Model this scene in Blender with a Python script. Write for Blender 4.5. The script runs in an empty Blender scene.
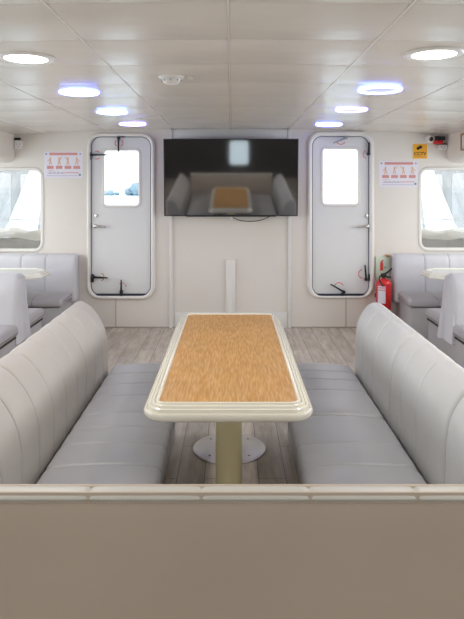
import bpy, bmesh, math, random
from mathutils import Vector, Matrix
random.seed(4)
S = bpy.context.scene
COL = S.collection
PI = math.pi

# ------------------------------------------------------------ camera
cam = bpy.data.cameras.new('camera')
cam.sensor_fit = 'AUTO'; cam.sensor_width = 36
cam.lens = 600 * 36 / 619
cam.shift_x = 0.0008; cam.shift_y = -0.1995
cam.clip_end = 2000
camo = bpy.data.objects.new('camera', cam); COL.objects.link(camo)
camo.location = (0, 0, 1.61); camo.rotation_euler = (PI / 2, 0, 0)
S.camera = camo

# ------------------------------------------------------------ world, lights, exposure
W = bpy.data.worlds.new('world'); S.world = W; W.use_nodes = True
wn = W.node_tree.nodes; wl = W.node_tree.links
bg = wn['Background']
bg.inputs['Color'].default_value = (0.90, 0.95, 1.0, 1)
bg.inputs['Strength'].default_value = 2.3
S.view_settings.view_transform = 'Standard'; S.view_settings.look = 'None'
S.view_settings.gamma = 1; S.view_settings.use_curve_mapping = False
S.view_settings.exposure = 0.12
S.cycles.use_denoising = True
S.cycles.max_bounces = 10; S.cycles.diffuse_bounces = 7

def area(name, loc, rot, sx, sy, power, color=(1, 1, 1), shape='RECTANGLE', spread=PI):
    l = bpy.data.lights.new(name, 'AREA'); l.energy = power; l.color = color
    l.shape = shape; l.size = sx
    if shape in ('RECTANGLE', 'ELLIPSE'): l.size_y = sy
    l.spread = spread
    o = bpy.data.objects.new(name, l); COL.objects.link(o)
    o.location = loc; o.rotation_euler = rot
    return o
# daylight entering through the long side windows (just outside them)
area('daylight_port', (-3.3, 4.0, 1.45), (0, -PI / 2, 0), 1.0, 5.0, 50, (.93, .965, 1.0))
area('daylight_starboard', (3.3, 4.0, 1.45), (0, PI / 2, 0), 1.0, 5.0, 50, (.96, .975, 1.0))
# the rest of the two rows of ceiling lamps, behind the first pair that shows
for lx in (-1.04, 1.01):
    for ly in (1.95, 0.88, -0.2, -1.3):
        area('ceiling_lamp_light', (lx, ly, 2.2), (0, 0, 0), .24, .24, 3.4, (1, .95, .89), 'DISK')

# ------------------------------------------------------------ materials
MATS = {}
def mat(name, col, rough=.5, metal=0, spec=.5, coat=0, emit=None, estr=0):
    m = bpy.data.materials.new(name); m.use_nodes = True
    b = m.node_tree.nodes['Principled BSDF']
    b.inputs['Base Color'].default_value = (*col, 1)
    b.inputs['Roughness'].default_value = rough
    b.inputs['Metallic'].default_value = metal
    b.inputs['Specular IOR Level'].default_value = spec
    b.inputs['Coat Weight'].default_value = coat
    if emit:
        b.inputs['Emission Color'].default_value = (*emit, 1)
        b.inputs['Emission Strength'].default_value = estr
    MATS[name] = m
    return m
def nd(m, t, **kw):
    n = m.node_tree.nodes.new(t)
    for k, v in kw.items():
        if hasattr(n, k) and not k.startswith('i_'): setattr(n, k, v)
    return n
def lk(m, a, b): m.node_tree.links.new(a, b)
def bsdf(m): return m.node_tree.nodes['Principled BSDF']
def coords(m, scale=(1, 1, 1), kind='Object', rot=(0, 0, 0)):
    tc = nd(m, 'ShaderNodeTexCoord'); mp = nd(m, 'ShaderNodeMapping')
    mp.inputs['Scale'].default_value = scale; mp.inputs['Rotation'].default_value = rot
    lk(m, tc.outputs[kind], mp.inputs['Vector'])
    return mp.outputs['Vector']
def noise(m, vec, scale, detail=3, rough=.5):
    n = nd(m, 'ShaderNodeTexNoise'); n.inputs['Scale'].default_value = scale
    n.inputs['Detail'].default_value = detail; n.inputs['Roughness'].default_value = rough
    lk(m, vec, n.inputs['Vector']); return n
def ramp(m, fac, stops):
    r = nd(m, 'ShaderNodeValToRGB')
    while len(r.color_ramp.elements) < len(stops): r.color_ramp.elements.new(.5)
    for e, (p, c) in zip(r.color_ramp.elements, stops): e.position = p; e.color = (*c, 1)
    lk(m, fac, r.inputs['Fac']); return r
def bump(m, h, strength, dist=.01, prev=None):
    b = nd(m, 'ShaderNodeBump'); b.inputs['Strength'].default_value = strength; b.inputs['Distance'].default_value = dist
    lk(m, h, b.inputs['Height'])
    if prev: lk(m, prev, b.inputs['Normal'])
    return b.outputs['Normal']

def painted(name, c1, c2, rough=.45, spec=.5, bs=.05, scale=1.2):
    m = mat(name, c1, rough, spec=spec)
    v = coords(m)
    n = noise(m, v, scale, 4)
    r = ramp(m, n.outputs['Fac'], [(.35, c1), (.65, c2)])
    lk(m, r.outputs['Color'], bsdf(m).inputs['Base Color'])
    n2 = noise(m, v, 90, 2)
    lk(m, bump(m, n2.outputs['Fac'], bs, .002), bsdf(m).inputs['Normal'])
    return m
WALL = painted('wall_paint', (.735, .69, .625), (.765, .72, .66), .42)
DOORP = painted('door_paint', (.73, .735, .72), (.76, .765, .75), .35)
FRAMEP = painted('frame_gelcoat', (.78, .755, .70), (.81, .785, .735), .25)
SOFF = painted('soffit_paint', (.80, .74, .66), (.83, .78, .70), .4)
TRIMP = painted('trim_paint', (.75, .74, .70), (.78, .765, .73), .35)

def vinyl(name, c1, c2, rough=.42, wr=.25, wscale=3.0, spec=.5):
    m = mat(name, c1, rough, spec=spec)
    v = coords(m)
    n = noise(m, v, 2.2, 4)
    r = ramp(m, n.outputs['Fac'], [(.35, c1), (.68, c2)])
    lk(m, r.outputs['Color'], bsdf(m).inputs['Base Color'])
    big = noise(m, v, wscale, 2, .4)
    nb = bump(m, big.outputs['Fac'], wr, .05)
    vo = nd(m, 'ShaderNodeTexVoronoi'); vo.inputs['Scale'].default_value = 260; lk(m, v, vo.inputs['Vector'])
    nb = bump(m, vo.outputs['Distance'], .12, .001, nb)
    lk(m, nb, bsdf(m).inputs['Normal'])
    return m
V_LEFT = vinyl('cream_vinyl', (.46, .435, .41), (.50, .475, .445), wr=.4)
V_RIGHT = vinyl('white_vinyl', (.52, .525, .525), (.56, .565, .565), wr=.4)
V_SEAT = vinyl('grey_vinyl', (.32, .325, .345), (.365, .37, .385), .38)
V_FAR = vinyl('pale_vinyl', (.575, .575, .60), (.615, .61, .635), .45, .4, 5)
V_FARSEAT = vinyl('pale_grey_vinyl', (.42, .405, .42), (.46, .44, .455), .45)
V_BASE = vinyl('base_vinyl', (.42, .41, .42), (.46, .45, .455), .5, .1)
V_BACK = vinyl('beige_vinyl', (.51, .435, .36), (.55, .47, .39), .5, .12, 2)
V_CAP = vinyl('cap_vinyl', (.55, .545, .50), (.58, .575, .535), .4, .15, 5)
SEAM = mat('stitching', (.16, .14, .12), .8)
THREAD = mat('pale_thread', (.42, .38, .33), .7)
SEAMG = mat('grey_stitching', (.22, .19, .19), .8)
DARK = mat('gap_shade', (.03, .025, .025), .7)  # near-black standing in for shade under the bench cushions

# ceiling panels
CEIL = painted('ceiling_panel', (.72, .675, .615), (.75, .705, .65), .24, .5, .03, .8)
def ceil_lines():
    m = CEIL
    v = coords(m)
    w = noise(m, coords(m, (1.2, 2.2, 1)), 1.4, 2)
    old = bsdf(m).inputs['Normal'].links[0].from_socket
    nb = bump(m, w.outputs['Fac'], .16, .05, old)
    lk(m, nb, bsdf(m).inputs['Normal'])
ceil_lines()
CJOINT = mat('ceiling_joint', (.42, .37, .31), .6)
CBEAD = mat('ceiling_bead', (.80, .77, .72), .3)

# floor planks
FLOOR = mat('floor_laminate', (.3, .25, .2), .2)
def floor_nodes():
    m = FLOOR
    v = coords(m, rot=(0, 0, PI / 2))
    br = nd(m, 'ShaderNodeTexBrick')
    br.inputs['Scale'].default_value = 1; br.inputs['Brick Width'].default_value = 1.1
    br.inputs['Row Height'].default_value = .15; br.inputs['Mortar Size'].default_value = .0025
    br.inputs['Color1'].default_value = (.0, .0, .0, 1); br.inputs['Color2'].default_value = (1, 1, 1, 1)
    br.inputs['Mortar'].default_value = (.5, .5, .5, 1); br.offset = .37
    lk(m, v, br.inputs['Vector'])
    g = noise(m, coords(m, (9, 1.3, 1)), 2.2, 7, .68)
    base = ramp(m, g.outputs['Fac'], [(.26, (.32, .265, .215)), (.5, (.50, .445, .385)), (.74, (.66, .61, .54))])
    tone = ramp(m, br.outputs['Color'], [(0, (.86, .85, .84)), (1, (1.06, 1.05, 1.04))])
    mx = nd(m, 'ShaderNodeMixRGB', blend_type='MULTIPLY'); mx.inputs['Fac'].default_value = 1
    lk(m, base.outputs['Color'], mx.inputs['Color1']); lk(m, tone.outputs['Color'], mx.inputs['Color2'])
    m2 = nd(m, 'ShaderNodeMixRGB'); lk(m, br.outputs['Fac'], m2.inputs['Fac'])
    lk(m, mx.outputs['Color'], m2.inputs['Color1']); m2.inputs['Color2'].default_value = (.20, .165, .135, 1)
    lk(m, m2.outputs['Color'], bsdf(m).inputs['Base Color'])
    n = bump(m, g.outputs['Fac'], .12, .004)
    lk(m, n, bsdf(m).inputs['Normal'])
floor_nodes()

WOOD = mat('table_laminate', (.6, .35, .17), .38)
def wood_nodes():
    m = WOOD
    v = coords(m, (1, .085, 1), rot=(0, 0, .08))
    d = noise(m, coords(m), 5, 2)
    n = noise(m, v, 140, 2, .4)
    r = ramp(m, n.outputs['Fac'], [(.30, (.49, .25, .07)), (.5, (.57, .315, .105)), (.66, (.65, .405, .19))])
    r2 = ramp(m, d.outputs['Fac'], [(.3, (.93, .93, .93)), (.7, (1.05, 1.04, 1.02))])
    mx = nd(m, 'ShaderNodeMixRGB', blend_type='MULTIPLY'); mx.inputs['Fac'].default_value = 1
    lk(m, r.outputs['Color'], mx.inputs['Color1']); lk(m, r2.outputs['Color'], mx.inputs['Color2'])
    lk(m, mx.outputs['Color'], bsdf(m).inputs['Base Color'])
wood_nodes()
RIM = mat('cream_moulding', (.88, .86, .76), .12, coat=.5)
POST = mat('cream_post', (.88, .82, .52), .3)
STEEL = mat('brushed_plate', (.55, .53, .49), .35, metal=.5)
CHROME = mat('chrome', (.75, .74, .72), .2, metal=1)
BLACK = mat('black_plastic', (.012, .012, .016), .35)
BLUEBLACK = mat('rubber_seal', (.02, .028, .05), .55)
GREYSEAL = mat('grey_seal', (.17, .18, .22), .6)
RED = mat('red_paint', (.70, .012, .015), .3, coat=.3)
REDINK = mat('red_ink', (.75, .06, .05), .6)
PINKINK = mat('pink_ink', (.66, .30, .28), .7)
ORANGEINK = mat('orange_ink', (.72, .47, .30), .7)
GREYINK = mat('grey_ink', (.35, .34, .42), .7)
GREENINK = mat('green_ink', (.10, .32, .22), .7)
PAPER = mat('paper', (.80, .77, .84), .55)
WHITE = mat('white_plastic', (.82, .81, .79), .35)
YELLOW = mat('yellow_plate', (.88, .42, .02), .45)
LENS = mat('camera_lens', (.008, .008, .01), .08)
GREENSIGN = mat('pale_green_sign', (.66, .74, .60), .5)
BROWN = mat('brown_wood', (.45, .23, .08), .5)
SCREEN = mat('screen_glass', (.006, .006, .007), .05, metal=0)
bsdf(SCREEN).inputs['IOR'].default_value = 3.3
REARW = painted('dark_panelling', (.05, .045, .04), (.07, .06, .052), .45)
TARP = mat('canvas_tarp', (.62, .58, .52), .8)
TARPD = mat('dark_canvas', (.34, .32, .29), .85)
DECK = mat('deck_paint', (.55, .58, .60), .7)
SEA = mat('sea_water', (.55, .68, .72), .25)
def sea_nodes():
    n = noise(SEA, coords(SEA), .25, 4); lk(SEA, bump(SEA, n.outputs['Fac'], .4, .3), bsdf(SEA).inputs['Normal'])
sea_nodes()
TREE = mat('haze_tinted_foliage', (.30, .42, .50), .9)  # haze and overexposure put into the leaf colour as pale blue
CLEAR = mat('clear_plastic_sheet', (.37, .375, .37), .35)
def clear_nodes():
    m = CLEAR; nt = m.node_tree
    out = nt.nodes['Material Output']; tr = nd(m, 'ShaderNodeBsdfTransparent'); tr.inputs['Color'].default_value = (.49, .50, .50, 1)
    mx = nd(m, 'ShaderNodeMixShader'); mx.inputs['Fac'].default_value = .5
    lk(m, tr.outputs[0], mx.inputs[1]); lk(m, bsdf(m).outputs[0], mx.inputs[2]); lk(m, mx.outputs[0], out.inputs['Surface'])
clear_nodes()
GLASS = mat('window_glass', (.9, .95, .96), .03)
def glass_nodes():
    m = GLASS; nt = m.node_tree
    out = nt.nodes['Material Output']; tr = nd(m, 'ShaderNodeBsdfTransparent'); tr.inputs['Color'].default_value = (.95, .955, .955, 1)
    gl = nd(m, 'ShaderNodeBsdfGlossy'); gl.inputs['Roughness'].default_value = .02
    fr = nd(m, 'ShaderNodeFresnel'); fr.inputs['IOR'].default_value = 1.45
    mx = nd(m, 'ShaderNodeMixShader')
    lk(m, fr.outputs[0], mx.inputs['Fac']); lk(m, tr.outputs[0], mx.inputs[1]); lk(m, gl.outputs[0], mx.inputs[2]); lk(m, mx.outputs[0], out.inputs['Surface'])
glass_nodes()
LAMPW = mat('lamp_diffuser_white', (.9, .9, .9), .4, emit=(1, .93, .84), estr=9)
LAMPOFF = mat('lamp_diffuser_dim', (.86, .85, .84), .4, emit=(.9, .88, 1), estr=.12)
LAMPB = mat('lamp_ring_blue', (.6, .6, .9), .4, emit=(.10, .17, 1.0), estr=15)
LAMPV = mat('lamp_ring_violet', (.7, .6, .9), .4, emit=(.30, .22, 1.0), estr=8)
LAMPRIM = mat('lamp_rim_white', (.86, .85, .84), .3)

# ------------------------------------------------------------ helpers
def link(name, bm, mats, parent=None, smooth=True, kind=None, loc=None):
    me = bpy.data.meshes.new(name)
    bmesh.ops.recalc_face_normals(bm, faces=bm.faces)
    bm.to_mesh(me); bm.free()
    for m in (mats if isinstance(mats, (list, tuple)) else [mats]): me.materials.append(m)
    o = bpy.data.objects.new(name, me); COL.objects.link(o)
    if smooth:
        for p in me.polygons: p.use_smooth = True
        try: me.set_sharp_from_angle(angle=math.radians(38))
        except Exception: pass
    if parent: o.parent = parent
    if kind: o['kind'] = kind
    if loc: o.location = loc
    return o
def tag(o, label, cat, group=None):
    o['label'] = label; o['category'] = cat
    if group: o['group'] = group
    return o
def thing(name, label, cat, loc=(0, 0, 0), rotz=0, group=None):
    o = bpy.data.objects.new(name, None); COL.objects.link(o)
    o.location = loc; o.rotation_euler = (0, 0, rotz); o.empty_display_size = .1
    return tag(o, label, cat, group)
def box(bm, x0, x1, y0, y1, z0, z1, bev=0, seg=2, mi=0):
    nb = bmesh.new(); bmesh.ops.create_cube(nb, size=1)
    for v in nb.verts:
        v.co = Vector(((x0 + x1) / 2 + v.co.x * (x1 - x0), (y0 + y1) / 2 + v.co.y * (y1 - y0), (z0 + z1) / 2 + v.co.z * (z1 - z0)))
    if bev: bmesh.ops.bevel(nb, geom=list(nb.edges), offset=bev, segments=seg, profile=.5, affect='EDGES')
    for f in nb.faces: f.material_index = mi
    merge(bm, nb); return bm
def merge(bm, nb, M=None):
    if M is not None: bmesh.ops.transform(nb, matrix=M, verts=nb.verts)
    me = bpy.data.meshes.new('t'); nb.to_mesh(me); nb.free(); bm.from_mesh(me); bpy.data.meshes.remove(me)
def cyl(bm, c, r, h, seg=24, axis='Z', r2=None, bev=0, mi=0):
    nb = bmesh.new(); bmesh.ops.create_cone(nb, cap_ends=True, segments=seg, radius1=r, radius2=r if r2 is None else r2, depth=h)
    if bev:
        es = [e for e in nb.edges if abs(e.verts[0].co.z - e.verts[1].co.z) < 1e-6]
        bmesh.ops.bevel(nb, geom=es, offset=bev, segments=2, profile=.5, affect='EDGES')
    for f in nb.faces: f.material_index = mi
    M = {'Z': Matrix(), 'Y': Matrix.Rotation(PI / 2, 4, 'X'), 'X': Matrix.Rotation(PI / 2, 4, 'Y')}[axis]
    merge(bm, nb, Matrix.Translation(c) @ M); return bm
def lathe(bm, pts, seg=32, c=(0, 0, 0), mi=0):
    rows = []
    for r, z in pts:
        rows.append([bm.verts.new((c[0] + r * math.cos(2 * PI * k / seg), c[1] + r * math.sin(2 * PI * k / seg), c[2] + z)) for k in range(seg)] if r > 1e-6 else [bm.verts.new((c[0], c[1], c[2] + z))])
    for a, b in zip(rows, rows[1:]):
        for k in range(seg):
            vs = [a[k % len(a)], a[(k + 1) % len(a)], b[(k + 1) % len(b)], b[k % len(b)]]
            u = []
            for v in vs:
                if v not in u: u.append(v)
            if len(u) > 2:
                f = bm.faces.new(u); f.material_index = mi
    return bm
def tube(bm, pts, r, seg=8, mi=0):
    pts = [Vector(p) for p in pts]; rows = []
    for i, p in enumerate(pts):
        t = (pts[min(i + 1, len(pts) - 1)] - pts[max(i - 1, 0)]).normalized()
        a = t.cross(Vector((0, 0, 1)))
        if a.length < .1: a = t.cross(Vector((0, 1, 0)))
        a.normalize(); b = t.cross(a)
        rows.append([bm.verts.new(p + (a * math.cos(2 * PI * k / seg) + b * math.sin(2 * PI * k / seg)) * r) for k in range(seg)])
    for A, B in zip(rows, rows[1:]):
        for k in range(seg): bm.faces.new((A[k], A[(k + 1) % seg], B[(k + 1) % seg], B[k])).material_index = mi
    bm.faces.new(rows[0]); bm.faces.new(rows[-1]); return bm
def curve(pts, n=6, closed=False):
    out = []; N = len(pts)
    rng = range(N if closed else N - 1)
    for i in rng:
        P = [Vector(pts[(i + k) % N] if closed else pts[min(max(i + k, 0), N - 1)]) for k in (-1, 0, 1, 2)]
        for s in range(n):
            t = s / n
            out.append(.5 * ((2 * P[1]) + (P[2] - P[0]) * t + (2 * P[0] - 5 * P[1] + 4 * P[2] - P[3]) * t * t + (3 * P[1] - P[0] - 3 * P[2] + P[3]) * t ** 3))
    if not closed: out.append(Vector(pts[-1]))
    return out
def rrect(x0, x1, z0, z1, r, n=6):
    pts = []
    for cx, cz, a in ((x1 - r, z1 - r, 0), (x0 + r, z1 - r, PI / 2), (x0 + r, z0 + r, PI), (x1 - r, z0 + r, 3 * PI / 2)):
        for k in range(n + 1):
            t = a + PI / 2 * k / n
            pts.append((cx + r * math.cos(t), cz + r * math.sin(t)))
    return pts
def plate(outer, holes, d0, d1, fn):
    """solid plate with holes; outline in (u, w), depth d0 to d1, fn(u, d, w) gives the point"""
    bm = bmesh.new()
    loops = []; es = []
    for L in [outer] + list(holes):
        vs = [bm.verts.new((u, 0, w)) for u, w in L]
        e = [bm.edges.new((vs[i], vs[(i + 1) % len(vs)])) for i in range(len(vs))]
        es += e; loops.append(vs)
    bmesh.ops.triangle_fill(bm, use_beauty=True, use_dissolve=False, edges=es, normal=(0, -1, 0))
    tris = [[v.index for v in f.verts] for f in bm.faces] if bm.verts.index_update() is None else []
    co = [(v.co.x, v.co.z) for v in bm.verts]; idx = [[v.index for v in L] for L in loops]
    bm.free()
    bm = bmesh.new()
    A = [bm.verts.new(fn(u, d0, w)) for u, w in co]; B = [bm.verts.new(fn(u, d1, w)) for u, w in co]
    for t in tris:
        bm.faces.new([A[i] for i in t]); bm.faces.new([B[i] for i in reversed(t)])
    for L in idx:
        for i in range(len(L)):
            a, b = L[i], L[(i + 1) % len(L)]
            bm.faces.new((A[a], A[b], B[b], B[a]))
    return bm
XZ = lambda u, d, w: (u, d, w)
YZ = lambda u, d, w: (d, u, w)
def ring_profile(loopfn, prof):
    """sweep a closed cross-section round a rounded rectangle: loopfn(offset) -> [(u,w)], prof = [(offset, depth)]; returns bm in XZ"""
    bm = bmesh.new(); rows = []
    for o, d in prof: rows.append([bm.verts.new((u, d, w)) for u, w in loopfn(o)])
    n = len(rows[0])
    for i in range(len(rows)):
        a, b = rows[i], rows[(i + 1) % len(rows)]
        for k in range(n): bm.faces.new((a[k], a[(k + 1) % n], b[(k + 1) % n], b[k]))
    return bm
def offset_poly(P, d):
    n = len(P); out = []
    area_ = sum(P[i][0] * P[(i + 1) % n][1] - P[(i + 1) % n][0] * P[i][1] for i in range(n))
    s = 1 if area_ > 0 else -1
    for i in range(n):
        a, b, c = Vector(P[i - 1]), Vector(P[i]), Vector(P[(i + 1) % n])
        n1 = (b - a); n2 = (c - b)
        t = (n1.normalized() + n2.normalized())
        t = t.normalized() if t.length > 1e-6 else n1.normalized()
        nn = Vector((-t.y, t.x)) * s
        out.append(b + nn * d)
    return out
def loft(profile, t0, t1, seams=(), end_r=.03, depth=.010, fn=XZ, width=.022, sm=.0028, wobble=0):
    """upholstered cushion: closed profile swept from t0 to t1, pinched at every seam and rounded at its ends"""
    st = []
    for k in range(6):
        a = PI / 2 * k / 5
        st.append((t0 + end_r * (1 - math.cos(a)), end_r * (1 - math.sin(a)), 0))
        st.append((t1 - end_r * (1 - math.cos(a)), end_r * (1 - math.sin(a)), 0))
    ts = set()
    for s in seams:
        for d in (-.08, -.05, -.03, -.016, -.008, -sm, sm, .008, .016, .03, .05, .08): ts.add(round(s + d, 5))
    t = t0 + end_r + .05
    while t < t1 - end_r - .02: ts.add(round(t, 5)); t += .06
    for t in ts:
        if t0 + end_r + .004 < t < t1 - end_r - .004: st.append((t, 0, 0))
    st.sort(); rows = []; bm = bmesh.new()
    flat = []
    for t, ins, _ in st:
        d = 0
        for s in seams:
            q = abs(t - s)
            d = max(d, depth * math.exp(-q / width) + (.003 if q < sm + .0005 else 0))
        P = offset_poly(profile, ins + d)
        rows.append([bm.verts.new(fn(p[0], t, p[1])) for p in P])
        flat.append(t)
    n = len(profile)
    for i, (a, b) in enumerate(zip(rows, rows[1:])):
        tm = (flat[i] + flat[i + 1]) / 2
        mi = 1 if any(abs(tm - s) < sm for s in seams) else 0
        for k in range(n):
            bm.faces.new((a[k], a[(k + 1) % n], b[(k + 1) % n], b[k])).material_index = mi
    bm.faces.new(rows[0]); bm.faces.new(rows[-1])
    return bm
def text_bm(s, size, depth=.0008):
    cu = bpy.data.curves.new('t', 'FONT'); cu.body = s; cu.size = size; cu.extrude = depth; cu.offset = .0012; cu.align_x = 'CENTER'; cu.align_y = 'CENTER'
    o = bpy.data.objects.new('t', cu); COL.objects.link(o)
    dg = bpy.context.evaluated_depsgraph_get(); me = bpy.data.meshes.new_from_object(o.evaluated_get(dg))
    bm = bmesh.new(); bm.from_mesh(me)
    bpy.data.objects.remove(o); bpy.data.curves.remove(cu); bpy.data.meshes.remove(me)
    return bm

# ------------------------------------------------------------ the setting
WY = 6.82                    # inner face of the forward bulkhead
HALF = 3.1
def cz(x): return 2.262 - .0105 * x * x     # underside of the cambered ceiling

bm = bmesh.new(); box(bm, -HALF - .1, HALF + .1, -2.7, WY + .1, -.05, 0); link('floor', bm, FLOOR, kind='structure', smooth=False)

# forward bulkhead with two windows and two door openings
dL = (-1.597, -.915, .366, 2.172); dR = (.915, 1.563, .366, 2.176)
winL = (-3.0, -2.165, .89, 1.79); winR = (2.155, 3.0, .90, 1.795)
fL = (-1.642, -.864, .325, 2.212); fR = (.858, 1.619, .335, 2.232)
holes = [rrect(*dL, .11), rrect(*dR, .11), rrect(*winL, .08), rrect(*winR, .08)]
outer = [(-HALF, 0), (HALF, 0)] + [(HALF - 2 * HALF * k / 16, cz(HALF - 2 * HALF * k / 16) + .03) for k in range(17)]
link('wall_front', plate(outer, holes, WY, WY + .07, XZ), WALL, kind='structure', smooth=False)

# side walls with a row of windows; rear wall
ws = [(-1.9, -.5), (-.2, 1.3), (1.6, 3.1), (3.4, 4.9), (5.1, 6.5)]
for sx, nm in ((-1, 'wall_left'), (1, 'wall_right')):
    a, b = (sx * HALF, sx * (HALF + .07))
    link(nm, plate([(-2.6, 0), (WY, 0), (WY, 2.25), (-2.6, 2.25)], [rrect(y0, y1, .9, 1.79, .08) for y0, y1 in ws], a, b, YZ), WALL, kind='structure', smooth=False)
link('wall_rear', plate([(-HALF, 0), (HALF, 0), (HALF, 2.25), (-HALF, 2.25)],
     [rrect(-.05, .45, .35, 1.0, .08)], -2.67, -2.6, XZ), REARW, kind='structure', smooth=False)  # opening added to give the television screen a bright patch to reflect

# cambered ceiling of separate boards with open joints, on a dark backing
bm = bmesh.new()
xs = [-3.1, -2.8, -2.1, -1.39, -.66, -.012, .64, 1.36, 2.1, 2.8, 3.1]
ysC = [-2.6, -2.0, -1.4, -.8, -.2, .4, 1.0, 1.57, 2.13, 2.67, 3.22, 3.8, 4.4, 5.0, 5.62, 6.22, WY]
for i in range(len(xs) - 1):
    for j in range(len(ysC) - 1):
        gx, gy = .004, .0014
        x0, x1, y0, y1 = xs[i] + gx, xs[i + 1] - gx, ysC[j] + gy, ysC[j + 1] - gy
        NX, NY = 6, 6
        sag = .005 + .003 * random.random()
        g = []
        for a in range(NX + 1):
            row = []
            for b in range(NY + 1):
                x = x0 + (x1 - x0) * a / NX; y = y0 + (y1 - y0) * b / NY
                u, v = a / NX * 2 - 1, b / NY * 2 - 1
                row.append(bm.verts.new((x, y, cz(x) - sag * (1 - v * v) * (1 - u ** 4 * .5))))
            g.append(row)
        for a in range(NX):
            for b in range(NY): bm.faces.new((g[a][b], g[a][b + 1], g[a + 1][b + 1], g[a + 1][b]))
        # turned-up edge of each board
        rim = [g[a][0] for a in range(NX + 1)] + [g[NX][b] for b in range(1, NY + 1)] + [g[a][NY] for a in range(NX - 1, -1, -1)] + [g[0][b] for b in range(NY - 1, 0, -1)]
        up = [bm.verts.new(v.co + Vector((0, 0, .012))) for v in rim]
        for k in range(len(rim)):
            k2 = (k + 1) % len(rim); bm.faces.new((rim[k], rim[k2], up[k2], up[k]))
for k in range(24):   # backing sheet above the joints
    xa, xb = -HALF + 2 * HALF * k / 24, -HALF + 2 * HALF * (k + 1) / 24
    q = [bm.verts.new(p) for p in ((xa, -2.6, cz(xa) + .008), (xb, -2.6, cz(xb) + .008), (xb, WY, cz(xb) + .008), (xa, WY, cz(xa) + .008))]
    f = bm.faces.new(q); f.material_index = 1
me_c = link('ceiling', bm, [CEIL, CJOINT], kind='structure')
bm = bmesh.new(); box(bm, -HALF - .1, HALF + .1, -2.7, WY + .1, 2.31, 2.36); link('ceiling', bm, CJOINT, kind='structure', smooth=False)
n = 0
for x in xs[2:-2]:
    n += 1
    bm = bmesh.new(); box(bm, x - .0035, x + .0035, -2.6, WY, cz(x) - .004, cz(x) + .006, .001)
    link('trim_%d' % n, bm, CBEAD, kind='structure')

# side soffits
for s in (-1, 1):
    x0 = 2.465 if s < 0 else 2.45
    P = [(x0, 2.24), (x0 - .005, 2.1)] + [(x0 + .09 - .09 * math.cos(a), 1.95 - .08 * math.sin(a)) for a in [PI / 2 * k / 6 for k in range(7)]] + [(HALF, 1.87), (HALF, 2.24)]
    bm = bmesh.new()
    A = [bm.verts.new((s * p[0], -2.6, p[1])) for p in P]; B = [bm.verts.new((s * p[0], WY, p[1])) for p in P]
    for k in range(len(P)): bm.faces.new((A[k], A[(k + 1) % len(P)], B[(k + 1) % len(P)], B[k]))
    bm.faces.new(A); bm.faces.new(B)
    n += 1
    link('trim_%d' % n, bm, SOFF, kind='structure')

def trimbox(x0, x1, y0, y1, z0, z1, m=TRIMP, bev=.004):
    global n
    n += 1
    bm = bmesh.new(); box(bm, x0, x1, y0, y1, z0, z1, bev); link('trim_%d' % n, bm, m, kind='structure')
trimbox(-.705, -.668, WY - .022, WY, 0, 2.25)
trimbox(.640, .677, WY - .022, WY, 0, 2.25)
trimbox(-.668, .640, WY - .012, WY, 2.152, 2.25)
trimbox(-.64, .635, WY - .012, WY, 0, .175)
trimbox(-1.318, -1.310, WY - .004, WY, 0, .325, CJOINT, .001)
trimbox(1.296, 1.304, WY - .004, WY, 0, .335, CJOINT, .001)
trimbox(-HALF, HALF, WY - .006, WY, 0, .012, CJOINT, .001)

# windows in the forward bulkhead
def window(i, r):
    def L(o): return rrect(r[0] - o, r[1] + o, r[2] - o, r[3] + o, .08 + o)
    bm = ring_profile(L, [(-.004, WY - .004), (.006, WY - .014), (.022, WY - .014), (.034, WY - .004), (.034, WY + .002), (-.004, WY + .05), (-.008, WY + .05)])
    w = link('window_%d' % i, bm, FRAMEP, kind='structure')
    g = bmesh.new()
    P = rrect(r[0] - .001, r[1] + .001, r[2] - .001, r[3] + .001, .08)
    g = plate(P, [], WY + .035, WY + .041, XZ)
    link('glass_pane', g, GLASS, w, smooth=False)
window(1, winL); window(2, winR)

# ------------------------------------------------------------ weathertight doors
def bar(bm, p0, p1, w0, w1, y0, y1, mi=0):
    """tapered lever from p0 to p1 in the XZ plane"""
    a, b = Vector(p0), Vector(p1); t = (b - a).normalized(); nn = Vector((-t.y, t.x))
    P = [a + nn * w0 / 2, b + nn * w1 / 2, b - nn * w1 / 2, a - nn * w0 / 2]
    A = [bm.verts.new((p.x, y0, p.y)) for p in P]; B = [bm.verts.new((p.x, y1, p.y)) for p in P]
    for k in range(4): bm.faces.new((A[k], A[(k + 1) % 4], B[(k + 1) % 4], B[k])).material_index = mi
    bm.faces.new(A).material_index = mi; bm.faces.new(B).material_index = mi
def arc_mark(bm, c, r, a0, a1, y, w=.008):
    N = 10; I = []; O = []
    for k in range(N + 1):
        a = math.radians(a0 + (a1 - a0) * k / N)
        I.append(bm.verts.new((c[0] + (r - w / 2) * math.cos(a), y, c[1] + (r - w / 2) * math.sin(a))))
        O.append(bm.verts.new((c[0] + (r + w / 2) * math.cos(a), y, c[1] + (r + w / 2) * math.sin(a))))
    for k in range(N): bm.faces.new((I[k], I[k + 1], O[k + 1], O[k]))
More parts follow.
